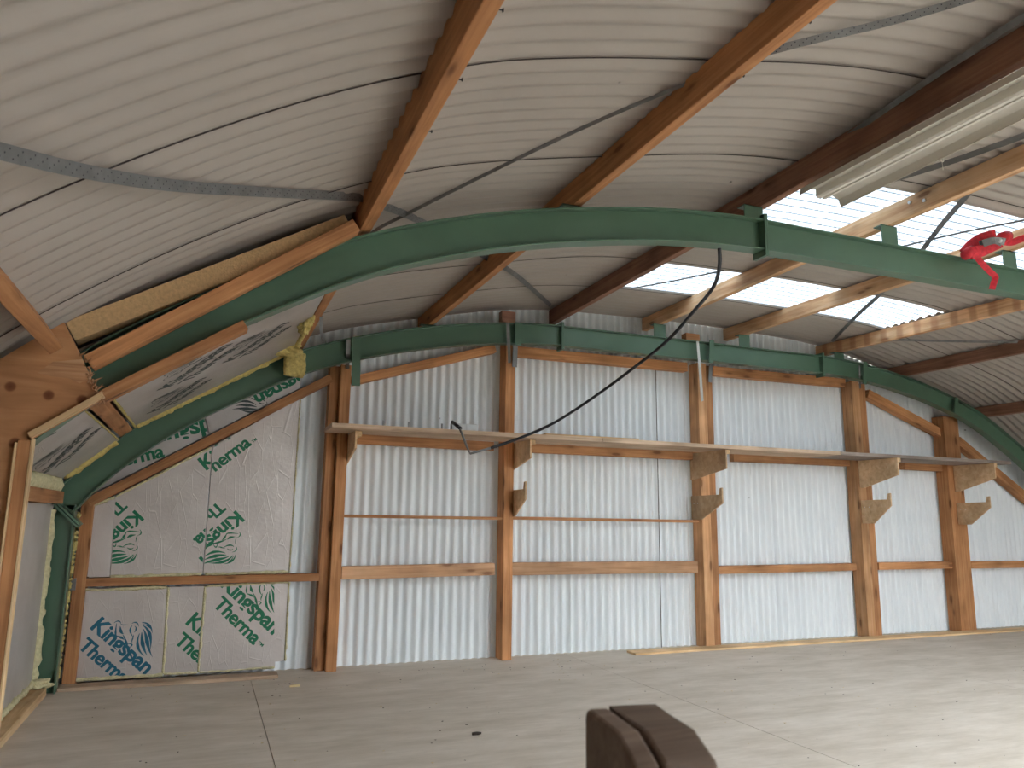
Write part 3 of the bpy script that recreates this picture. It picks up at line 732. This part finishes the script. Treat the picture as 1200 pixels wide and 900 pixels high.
# spray foam along the joints
def wb(B,q,r=.012): B.bead([B.loc(W(a,b)) for a,b in q],r)
wb(L1,[(83,796),(88,692),(196,688)]); wb(L1,[(84,797),(190,791)],.014); wb(L1,[(191,790),(197.5,688)],.01)
wb(L2,[(232.5,788),(240.5,687)],.01); wb(L2,[(192,790),(231,788)],.009)
wb(L3,[(334,774),(339,682)],.009); wb(L3,[(242,687),(338,682)],.009); wb(L3,[(234,788),(322,782)],.008)
wb(U1,[(91,677),(99,598)],.012); wb(U2,[(129,676.5),(236,673)],.015); wb(U3,[(240,673),(338,670)],.012); wb(U3,[(339,671),(352,467)],.006)
wb(U1,[(100,596),(134,583)],.010); wb(U2,[(136,582),(247,524)],.009)

# sloping foil boards under the roof between the two frames
def cpt(x,off): 
    s=slope(x); q=1/math.sqrt(1+s*s); return Vector((x+s*q*off,0,roof(x)-q*off))
G2='foil faced boards under the roof at the left'
def cat_x(xt,off):
    x=xt
    for _ in range(30): x-= (cpt(x,off).x-xt)*.7
    return x
def cboard(label,xa,xb,off,y0,y1,xo=0):
    A=cpt(cat_x(xa,off),off); B=cpt(cat_x(xb,off),off); u=(B-A); L=u.length
    o=Vector((A.x,y0,A.z)); D=y1-y0
    # face looks down into the room: x up the slope, y towards the camera
    bd=Board('insulation_board',label,G2,Vector((A.x,y1,A.z)),u,Vector((0,-1,0)),[(0,0),(L,0),(L,D),(0,D)],.05,M['foil']); bd.L=L; bd.D=D
    if (bd.M.to_3x3()@Vector((0,0,1))).z>0: print('board faces up')
    return bd
x1=PX['p1'](5).x; x2p=PX['p2'](5).x
C1=cboard('lower sloping foil ceiling board beside the plywood panel',-1.0,x1-.082,.15,3.76,6.6)
C2=cboard('upper sloping foil ceiling board with smeared dark print behind the near beam',x1+.015,x2p-.075,.135,3.76,6.6)
def cprint(B,cx,cy,ang,size,mat):
    d=Vector((math.cos(ang),math.sin(ang))); q=Vector((-d.y,d.x))
    wp=lambda p:B.M@Vector((p.x,p.y,0))
    c=Vector((cx,cy))
    B.text('Kingspan',wp(c-d*size/2),wp(c+d*size/2),mat)
    c2=c-q*size*.26-d*size*.1
    B.text('Therma',wp(c2-d*size*.4),wp(c2+d*size*.4),mat)
    B.lion(wp(c+q*size*.34+d*size*.15),wp(c+d)-wp(c),size*.45,mat)
dk=M['darkink']
cprint(C1,.32,2.1,math.radians(50),.62,dk)
cprint(C1,.22,1.0,math.radians(50),.62,dk)
cprint(C2,.42,2.25,math.radians(50),.66,dk); cprint(C2,.55,1.35,math.radians(50),.66,dk); cprint(C2,.95,2.2,math.radians(50),.6,dk); cprint(C2,.98,1.2,math.radians(50),.6,dk); cprint(C2,.4,.55,math.radians(50),.6,dk)
C1.bead([(.02,.05),(C1.L-.02,.05)],.03,M['yfoam']); C2.bead([(.02,.05),(C2.L,.05)],.026,M['yfoam'])
C1.bead([(C1.L-.004,.03),(C1.L-.004,C1.D)],.006,M['yfoam']); C2.bead([(.006,.03),(.006,C2.D)],.009,M['yfoam'])
C2.bead([(C2.L-.005,.06),(C2.L-.005,1.2)],.022,M['yfoam'])
# upright foil board on the left wall
B=Board('insulation_board','upright foil board on the left wall between the jamb and the green column','foil faced board on the left wall',Vector((-1.045,3.75,.07)),Vector((0,1,0)),Vector((0,0,1)),[(0,0),(2.83,0),(2.83,1.29),(0,1.29)],.05,M['foil'])
B.bead([(2.80,.02),(2.80,1.25)],.03); B.bead([(0,.02),(2.8,.02)],.02)
m=MB(); rr=[];pts=[]
for k in range(70):
    t_=k/69; p=at_y(lerp(96,70,t_),lerp(600,797,t_),6.82); pts.append((p.x-.02+.012*noise.noise(Vector((t_*40,0,0))),6.80,p.z)); rr.append(.02+.004*noise.noise(Vector((t_*50,3,0))))
m.tube(pts,rr,7); tag(m.build('foam_strip',M['yfoam'],None,0,True),'yellowish foam strip filling the gap between the green column and the stud','foam')
m=MB(); p=at_y(76,684,6.84); q=at_y(89,684,6.84); m.box(p.x,q.x,6.836,6.845,p.z-.045,p.z+.04); m.box(p.x,q.x,6.836,6.86,p.z-.05,p.z-.045)
tag(m.build('joist_hanger',M['galv'],None,.001),'grey metal hanger at the left end of the rail between the foil rows','bracket')
o=timber('eaves_timber',(-1.03,3.76,1.41),(-1.03,6.58,1.41),.09,.09,(0,0,1),M['fir'],.004); tag(o,'eaves timber above the upright foil board at the knee of the green column','timber')
def blob(name,loc,dim,mat,label,cat,seed,sub=4,amp=.25,cubic=.5,grp=None):
    bm=bmesh.new(); bmesh.ops.create_icosphere(bm,subdivisions=sub,radius=1)
    for v in bm.verts:
        c=v.co.copy(); k=max(abs(c.x),abs(c.y),abs(c.z)); cb=c/k
        c=c.lerp(cb*.85,cubic); c*=1+amp*noise.noise(c*2.1+Vector((seed,0,0)))+amp*.35*noise.noise(c*7+Vector((0,seed,0)))
        v.co=Vector((c.x*dim[0]/2,c.y*dim[1]/2,c.z*dim[2]/2))
    me=bpy.data.meshes.new(name); bm.to_mesh(me); bm.free(); me.materials.append(mat); me.shade_smooth()
    o=bpy.data.objects.new(name,me); COL.objects.link(o); o.location=loc; return tag(o,label,cat,grp)
p=at_y(345,428,6.52); blob('insulation_chunk',(p.x,6.50,p.z),(.20,.14,.23),M['yfoam'],'square yellow foam chunk hanging on the far beam beside the sloping foil board','foam',1.3,amp=.12,cubic=.8)
p=at_y(336,411,6.4); blob('insulation_chunk',(p.x,6.36,p.z-.0),(.22,.14,.12),M['yfoam'],'ragged yellow foam lump just left above the square chunk','foam',4.1,amp=.5,cubic=.2)
p=at_y(357,381,5.5); blob('insulation_chunk',(p.x,p.y,p.z),(.09,.2,.13),M['yfoam'],'small yellow foam lump on the orange purlin under the near beam','foam',7.7,amp=.5,cubic=.2)
p=at_y(46,577,6.4); blob('foam_lump',(p.x,6.42,p.z),(.22,.2,.1),M['foam'],'pale foam lump at the knee of the green column','foam',2.2,amp=.4,cubic=.4)
m=MB(); pts=[];rr=[]
for k in range(90):
    t_=k/89; pts.append((-1.06+.02*noise.noise(Vector((t_*30,9,0))),lerp(3.8,6.5,t_),1.50+.02*noise.noise(Vector((t_*24,1,5))))); rr.append(.07+.03*noise.noise(Vector((t_*33,4,2))))
m.tube(pts,rr,8); tag(m.build('foam_strip',M['foam'],None,0,True),'pale foam strip sealing the eaves under the lower sloping foil board','foam')
p=at_y(42,797,6.5); blob('foam_lump',(-1.02,6.53,.09),(.2,.1,.07),M['foam'],'pale foam at the foot of the green column','foam',5.2,amp=.4,cubic=.4)

# ------------------------------------------------------------------ plywood panel and rails in front of the near frame
YPL=3.50
pp=lambda a,b:at_y(a,b,YPL)
R0=pp(95,417); R1=pp(101,433); R2=pp(118,469); R3=pp(38,514)
xj=R3.x
tops=[]
for k in range(9):
    x=lerp(-1.12,R0.x,k/8); tops.append((x,min(roof(x)-.035,1e9)))
root=empty('plywood_panel',(-.9,YPL,0),'brown knotty plywood panel at the left edge with a torn right end','panel')
m=MB(); poly=[(-1.12,0.0),(xj,0.0),(xj,R3.z),(R2.x,R2.z),(R1.x,R1.z),(R0.x,R0.z)]+tops[::-1][1:]
m.prism(poly,YPL,YPL+.018,lambda u,v,w_:(u,w_,v)); 
pl=m.build('sheet',M['ply'])
pl.parent=root; pl.matrix_parent_inverse=Matrix.Translation((.9,-YPL,0))
def under(o,r): o.parent=r; o.matrix_parent_inverse=Matrix.Translation(-r.location); return o
m=MB(); q=[(44,437),(62,424),(97,421),(107,444),(93,449),(80,443),(60,441)]
m.prism([(pp(a,b).x,pp(a,b).z) for a,b in q],YPL-.002,YPL,lambda u,v,w_:(u,w_,v)); t=under(m.build('torn_veneer',M['torn']),root); t['label']='pale torn veneer patch'
# splintered right edge
m=MB(); rnd=random.Random(3)
for i in range(26):
    t_=i/25; c=R1.lerp(R2,t_) if t_>.1 else R0.lerp(R1,t_*10)
    for j in range(3):
        l=rnd.uniform(.012,.035); a=c+Vector((rnd.uniform(-.012,.012),rnd.uniform(-.006,.02),0)); b=a+Vector((rnd.uniform(-.3,.6),rnd.uniform(-.5,.2),rnd.uniform(-.7,.7))).normalized()*l
        m.tube([a,b],[rnd.uniform(.003,.006),.001],5)
t=under(m.build('splinters',M['torn']),root)
# timber edge along the sloping soffit of the panel and its jamb
e=(R2-R3).normalized(); dn=Vector((e.z,0,-e.x))
o=under(timber('edge_trim',R3+Vector((0,-.012,0))-dn*.012,R2+Vector((0,-.012,0))-dn*.012+e*.02,.05,.022,dn,M['pine'],.002),root)
o=under(timber('jamb_stud',(xj-.022,YPL-.012,0.0),(xj-.022,YPL-.012,R3.z-.01),.044,.022,(0,1,0),M['fir'],.002),root)
o=under(timber('jamb_edge',(xj+.004,YPL+.0,0.0),(xj+.004,YPL+.0,R3.z+.0),.007,.05,(0,1,0),M['pine'],.001),root)
o=under(timber('jamb_edge',(xj-.049,YPL-.014,0.0),(xj-.049,YPL-.014,R3.z-.02),.008,.028,(0,1,0),M['pine'],.001),root)
# rails nailed to the near frame
def prail(name,q0,q1,hpx,y,th,mat,label,cat='rail',grp=None):
    a=at_y(*q0,y); b=at_y(*q1,y); h=hpx*((a-CO).dot(CF)+(b-CO).dot(CF))/2/FOC
    a.y=b.y=y+th/2
    return tag(timber(name,a,b,th,h,(0,0,1),M[mat],.004),label,cat,grp)
prail('rail',(103,424),(418,263),17,3.55,.08,'fir','upper slanting rail on the near beam, below the tan insulation slab')
prail('rail',(119,464),(288,380),13,3.545,.085,'fir','lower slanting rail along the underside of the near beam, above the foil ceiling')
prail('insulation_slab',(82,388),(409,261),24,3.62,.1,'wool','tan insulation slab squeezed between the roof sheet and the upper slanting rail','insulation')

# ------------------------------------------------------------------ bracing straps
def perforated(name,pts,side,w,label,holes=True,mat='galv',grp='perforated bracing straps under the roof'):
    """sagging steel band with two staggered rows of holes"""
    P_=[Vector(p) for p in pts]
    # resample with Catmull-Rom
    Q=[]; n=len(P_)
    for i in range(n-1):
        p0,p1,p2,p3=P_[max(i-1,0)],P_[i],P_[i+1],P_[min(i+2,n-1)]
        for k in range(12):
            t=k/12; Q.append(.5*((2*p1)+(p2-p0)*t+(2*p0-5*p1+4*p2-p3)*t*t+(3*p1-p0-3*p2+p3)*t**3))
    Q.append(P_[-1])
    m=MB(); m.ribbon(Q,side,w,.002); o=m.build(name,M[mat]); tag(o,label,'strap',grp)
    if holes:
        h=MB(); acc=0; nxt=.02; row=0
        for i in range(len(Q)-1):
            seg=(Q[i+1]-Q[i]).length; tg=(Q[i+1]-Q[i]).normalized(); sd=tg.cross((Q[i]-CO).normalized()) if side is None else side; sd=(sd-tg*sd.dot(tg)).normalized(); nn=tg.cross(sd)
            if nn.dot(CO-Q[i])<0: nn=-nn
            while nxt<acc+seg:
                c=Q[i]+tg*(nxt-acc)+sd*(w*.27*((row%3)-1))+nn*.0014
                vs=[c+tg*(.0027*math.cos(2*math.pi*k/8))+sd*(.0027*math.sin(2*math.pi*k/8)) for k in range(8)]
                h.add(vs,[tuple(range(8))]); nxt+=.016; row+=1
            acc+=seg
        ho=h.build('punched_holes',M['cable'],o); ho['kind']='stuff'
    return o
def on_roof(px,py,off):
    d=ray(px,py); t=.2
    while t<30:
        p=CO+d*t
        if p.z>roof(p.x)-off: return p
        t+=.004
    return p
mkpts=lambda q:[on_roof(a,b,o_) for a,b,o_ in q]
perforated('bracing_strap',mkpts([(-40,166,.10),(0,177,.09),(100,201,.07),(200,217,.05),(300,224.5,.03),(415,231,.012),(440,238,.012),(490,258,.012),(560,296,.015),(604,322,.02),(645,358,.03)]),None,.04,'sagging perforated strap from the left edge behind the nearest purlin')
perforated('bracing_strap',mkpts([(415,292,.025),(440,270,.02),(480,249,.012),(600,189,.012),(700,142,.012),(806,97,.012)]),None,.018,'thin strap seen edge-on between the two orange purlins',holes=False)
perforated('bracing_strap',mkpts([(835,80,.02),(870,69,.025),(905,59,.03),(960,45,.03),(1040,26,.03),(1130,0,.03),(1200,-24,.03)]),None,.032,'perforated strap above the dark purlin at the top edge')
perforated('bracing_strap',mkpts([(862,254,.03),(950,190,.03),(1050,120,.03),(1150,52,.03),(1230,0,.03)]),None,.03,'dark strap lying along the upper edge of the dark purlin',holes=False)
perforated('bracing_strap',mkpts([(1035,214,.03),(1100,194,.03),(1150,177,.03),(1235,146,.03)]),None,.035,'strap lying on the pale spliced purlin at the right edge',holes=False)
perforated('bracing_strap',mkpts([(1078,297,.03),(1103,264,.03),(1128,235,.03),(1165,190,.03)]),None,.035,'grey strap crossing the near roof window behind the spliced purlin',holes=False)
perforated('bracing_strap',mkpts([(1045,292,.04),(1120,274,.04),(1200,258,.04),(1260,245,.04)]),None,.014,'thin strap crossing the near roof window beside the red ratchet strap',holes=False)
perforated('bracing_strap',mkpts([(975,400,.03),(1003,371,.03),(1030,346,.03),(1045,330,.03)]),None,.035,'grey strap crossing the far roof window',holes=False)
perforated('bracing_strap',mkpts([(740,338,.04),(790,329,.04),(848,317,.04)]),None,.014,'thin strap across the left corner of the far roof window',holes=False)
perforated('bracing_strap',mkpts([(1045,398,.03),(1120,400,.03),(1200,401,.03),(1290,402,.03)]),None,.024,'dark strap between the striped purlin and the dark red purlin',holes=False)
# short strap end dangling from the nearest purlin
o,cor,rt,upv=pobj['p2']
d=ray(378,352); yk=5.0
for _ in range(20): yk=cor(yk).x/d.x*d.y
p=cor(yk); m=MB(); m.ribbon([p+Vector((-.01,0,.05)),p+Vector((-.004,-.012,-.03)),p+Vector((.0,-.012,-.10)),p+Vector((.012,-.02,-.16)),p+Vector((.03,-.04,-.2))],Vector((1,.3,0)),.022,.002)
tag(m.build('hanging_strap',M['galv']),'short strap end dangling from the nearest purlin below the near beam','strap')

# ------------------------------------------------------------------ light fitting along the dark purlin
LX,LZ=3.235,3.215; L0,L1_=.2,3.22
root=empty('strip_light',(LX,(L0+L1_)/2,LZ),'long off-white strip light fitting hung along the dark purlin','light')
def sweep(prof,y0,y1): 
    m=MB(); n=len(prof); vs=[(x,y0,z) for x,z in prof]+[(x,y1,z) for x,z in prof]
    m.add(vs,[(i,i+1,n+i+1,n+i) for i in range(n-1)]); return m
def lpart(name,prof,th,mat,y0=L0,y1=L1_):
    o=sweep(prof,y0,y1).build(name,M[mat]); md=o.modifiers.new('solid','SOLIDIFY'); md.thickness=th; md.offset=0; return under(o,root)
lpart('reflector',[(LX-.16,LZ-.045),(LX-.15,LZ-.005),(LX-.05,LZ+.012),(LX+.05,LZ+.012),(LX+.135,LZ-.02),(LX+.15,LZ-.06)],.003,'white_metal')
lpart('spine',[(LX-.035,LZ+.012),(LX-.035,LZ-.03),(LX-.025,LZ-.038),(LX-.004,LZ-.038),(LX-.0,LZ-.022),(LX+.012,LZ-.022),(LX+.016,LZ-.036),(LX+.032,LZ-.036),(LX+.04,LZ-.028),(LX+.04,LZ+.012)],.003,'white_metal')
lpart('edge_fold',[(LX+.15,LZ-.06),(LX+.143,LZ-.07)],.003,'white_metal')
m=MB(); pts=[]
p=at_y(1104,186,2.6)
for k in range(14):
    a=k/13*2*math.pi*.9; pts.append((p.x+.012*math.cos(a)*1.0,p.y,p.z+.018*math.sin(a)))
pts=[(p.x-.0,p.y,LZ-.09+.0),(p.x-.006,p.y,p.z+.03)]+pts
m.tube(pts,.0025,6); tag(m.build('wire_loop',M['white_metal'],None,0,True),'tiny pale wire loop hanging beside the light fitting','wire')

# ------------------------------------------------------------------ hanging cable
def smooth(P_,n=10):
    P_=[Vector(p) for p in P_]; Q=[]; k_=len(P_)
    for i in range(k_-1):
        p0,p1,p2,p3=P_[max(i-1,0)],P_[i],P_[i+1],P_[min(i+2,k_-1)]
        for k in range(n):
            t=k/n; Q.append(.5*((2*p1)+(p2-p0)*t+(2*p0-5*p1+4*p2-p3)*t*t+(3*p1-p0-3*p2+p3)*t**3))
    Q.append(P_[-1]); return Q
root=empty('hanging_cable',at_y(843,290,3.69),'black cable hanging from the near beam across to the shelf','cable')
cp=[(843,291,3.66),(843,312,3.72),(836,336,3.95),(812,366,4.35),(780,401,4.75),(740,433,5.15),(695,466,5.6),(650,495,5.95),(610,513,6.1),(575,525,6.16)]
m=MB(); m.tube(smooth([at_y(a,b,c_) for a,b,c_ in cp]),.0125,8); under(m.build('cord',M['cable'],None,0,True),root)
m=MB(); q=[(575,525,6.16),(551,531.5,6.2),(547,523,6.2),(540,505,6.22),(537.5,499.5,6.24)]
m.tube([at_y(a,b,c_) for a,b,c_ in q],.0105,8); o=under(m.build('bent_conduit',M['galv'],None,0,True),root); o['label']='bent grey conduit end'
m=MB(); m.tube([at_y(539.5,502,6.22),at_y(530,494.5,6.45)],.016,8); under(m.build('cable_gland',M['cable'],None,0,True),root)

# ------------------------------------------------------------------ red ratchet strap on the purlin by the near beam
YR=3.52
rp=lambda a,b,y=YR:at_y(a,b,y)
root=empty('ratchet_strap',rp(1150,292),'red ratchet strap tied round the purlin above the near beam','strap')
def rib(name,pts,w,t,side=None,mat='red'):
    m=MB(); m.ribbon(smooth(pts,8),side,w,t); return under(m.build(name,M[mat],None,.001,True),root)
rib('webbing_tail',[rp(1143,299),rp(1152,310),rp(1163,321),rp(1166.5,325),rp(1164.5,332),rp(1162.5,339)],.04,.004,None)
rib('webbing_wrap',[rp(1131,297),rp(1140,287),rp(1151,280),rp(1166,276)],.085,.02,None)
rib('webbing_wrap',[rp(1137,297,3.49),rp(1149,294,3.47),rp(1160,289,3.47),rp(1171,284,3.49)],.085,.02,None)
rib('webbing_lead',[rp(1172,282),rp(1185,284),rp(1200,279),rp(1240,268)],.05,.004,None)
m=MB(); m.tube([rp(1131,299,3.5),rp(1139,294,3.5)],[.036,.04],10); under(m.build('webbing_roll',M['red'],None,0,True),root)
m=MB(); m.tube([rp(1174,279,3.5),rp(1180,277,3.54)],[.042,.042],12); under(m.build('webbing_roll',M['red'],None,0,True),root)
m=MB()
for dz in (-.012,.012):
    a=rp(1150,286,3.45); b=rp(1176,284,3.45)
    m.ribbon(smooth([a+Vector((0,dz,0)),a.lerp(b,.5)+Vector((0,dz,.015)),b+Vector((0,dz,0))],6),None,.05,.003)
under(m.build('ratchet_handle',M['galv'],None,.001),root)
m=MB(); m.tube([rp(1172,282,3.43),rp(1172,282,3.49)],.016,10); under(m.build('ratchet_spool',M['bolt'],None,0,True),root)

# ------------------------------------------------------------------ newel post in front of the camera
ZQ=1.065
root=empty('newel_post',at_z(768,825,ZQ),'dark brown double post top with chamfered heads in the foreground','post')
root.location.z=0
uq=ray(404,612); uq=-Vector((uq.x,uq.y,0)).normalized()      # towards the camera
eq=Vector((-uq.y,uq.x,0));  eq=eq if eq.x>0 else -eq         # to the right
Pf=at_z(768,825,ZQ)
dbrk=(at_z(816.7,853,ZQ)-Pf).dot(uq)
def on_plane(px,py,P,n):
    d=ray(px,py); return CO+d*((P-CO).dot(n)/d.dot(n))
Pn=on_plane(842.5,893,Pf,eq); dn_=(Pn-Pf).dot(uq)
def stake(xl,xr,back,round_):
    prof=[(back,0),(back,ZQ-round_)]+([(back+round_*.35,ZQ-round_*.2)] if round_ else [])+[(back+round_,ZQ),(dbrk,ZQ),(dn_,Pn.z),(dn_+.01,0)]
    m=MB(); m.prism(prof,xl,xr,lambda u,v,w_:tuple(Vector((Pf.x,Pf.y,0))+uq*u+eq*w_+Vector((0,0,v))))
    return under(m.build('stake',M['brown'],None,.005),root)
wr=(at_z(720,831.5,ZQ)-Pf).dot(eq); wl=(at_z(717.5,833,ZQ)-Pf).dot(eq); wll=(at_z(697,838,ZQ)-Pf).dot(eq)
stake(wr,0,0,0); stake(wll,wr-.004,0,.012)
# ------------------------------------------------------------------ debris on the floor
a=at_z(558,861,0); m=MB(); m.prism([(a.x-.03,a.y-.01),(a.x+.01,a.y-.018),(a.x+.035,a.y),(a.x+.012,a.y+.022),(a.x-.022,a.y+.016)],0.001,.012,lambda u,v,w_:(u,v,w_))
tag(m.build('wood_chip',M['chip'],None,.002),'dark wood chip alone on the open floor in front','chip')
a=at_z(345,805,0); m=MB(); m.prism([(a.x-.04,a.y-.012),(a.x+.04,a.y-.006),(a.x+.035,a.y+.012),(a.x-.03,a.y+.012)],0.001,.016,lambda u,v,w_:(u,v,w_))
tag(m.build('wood_chip',M['palechip'],None,.003),'pale wood chip on the floor in front of the bare corrugated strip','chip')
rnd=random.Random(11)
for nm,mat,cnt,lab in (('sawdust','palechip',260,'scattered pale sawdust and shavings on the floor'),('dirt_specks','chip',240,'scattered dark dirt specks on the floor')):
    m=MB()
    for i in range(cnt):
        y=rnd.uniform(2.4,6.7); x=rnd.uniform(-.6,1.5*y-.2)
        if rnd.random()<.35: y=rnd.uniform(6.0,6.72)
        s=rnd.uniform(.002,.006); an=rnd.uniform(0,6.28)
        pts=[(x+math.cos(an+k*2.09+rnd.uniform(-.4,.4))*s*(1.8 if k==0 else 1),y+math.sin(an+k*2.09)*s*1.2) for k in range(3)]
        m.prism(pts,.0008,.0008+s*.4,lambda u,v,w_:(u,v,w_))
    o=m.build(nm,M[mat]); o['kind']='stuff'; tag(o,lab,'debris')

# ------------------------------------------------------------------ daylight
wd=bpy.data.worlds.new('overcast sky'); S.world=wd; wd.use_nodes=True; nt=wd.node_tree; nt.nodes.clear()
bg=nt.nodes.new('ShaderNodeBackground'); out=nt.nodes.new('ShaderNodeOutputWorld'); nt.links.new(bg.outputs[0],out.inputs[0])
bg.inputs[0].default_value=(.93,.97,1,1); bg.inputs[1].default_value=5.5

# ------------------------------------------------------------------ camera
cam=bpy.data.cameras.new('camera'); co=bpy.data.objects.new('camera',cam); COL.objects.link(co)
cam.sensor_fit='HORIZONTAL'; cam.sensor_width=36; cam.lens=36*FOC/1200; cam.clip_start=.02
m=Matrix((CR,CU,-CF)).transposed().to_4x4(); m.translation=CO; co.matrix_world=m
cam.dof.use_dof=True; cam.dof.focus_distance=6.0; cam.dof.aperture_fstop=7.0
S.camera=co
vs=S.view_settings; vs.view_transform='Standard'; vs.look='None'; vs.gamma=1; vs.use_curve_mapping=False; vs.exposure=0.68
S.cycles.use_denoising=True
S.cycles.max_bounces=12; S.cycles.diffuse_bounces=8; S.cycles.transparent_max_bounces=12
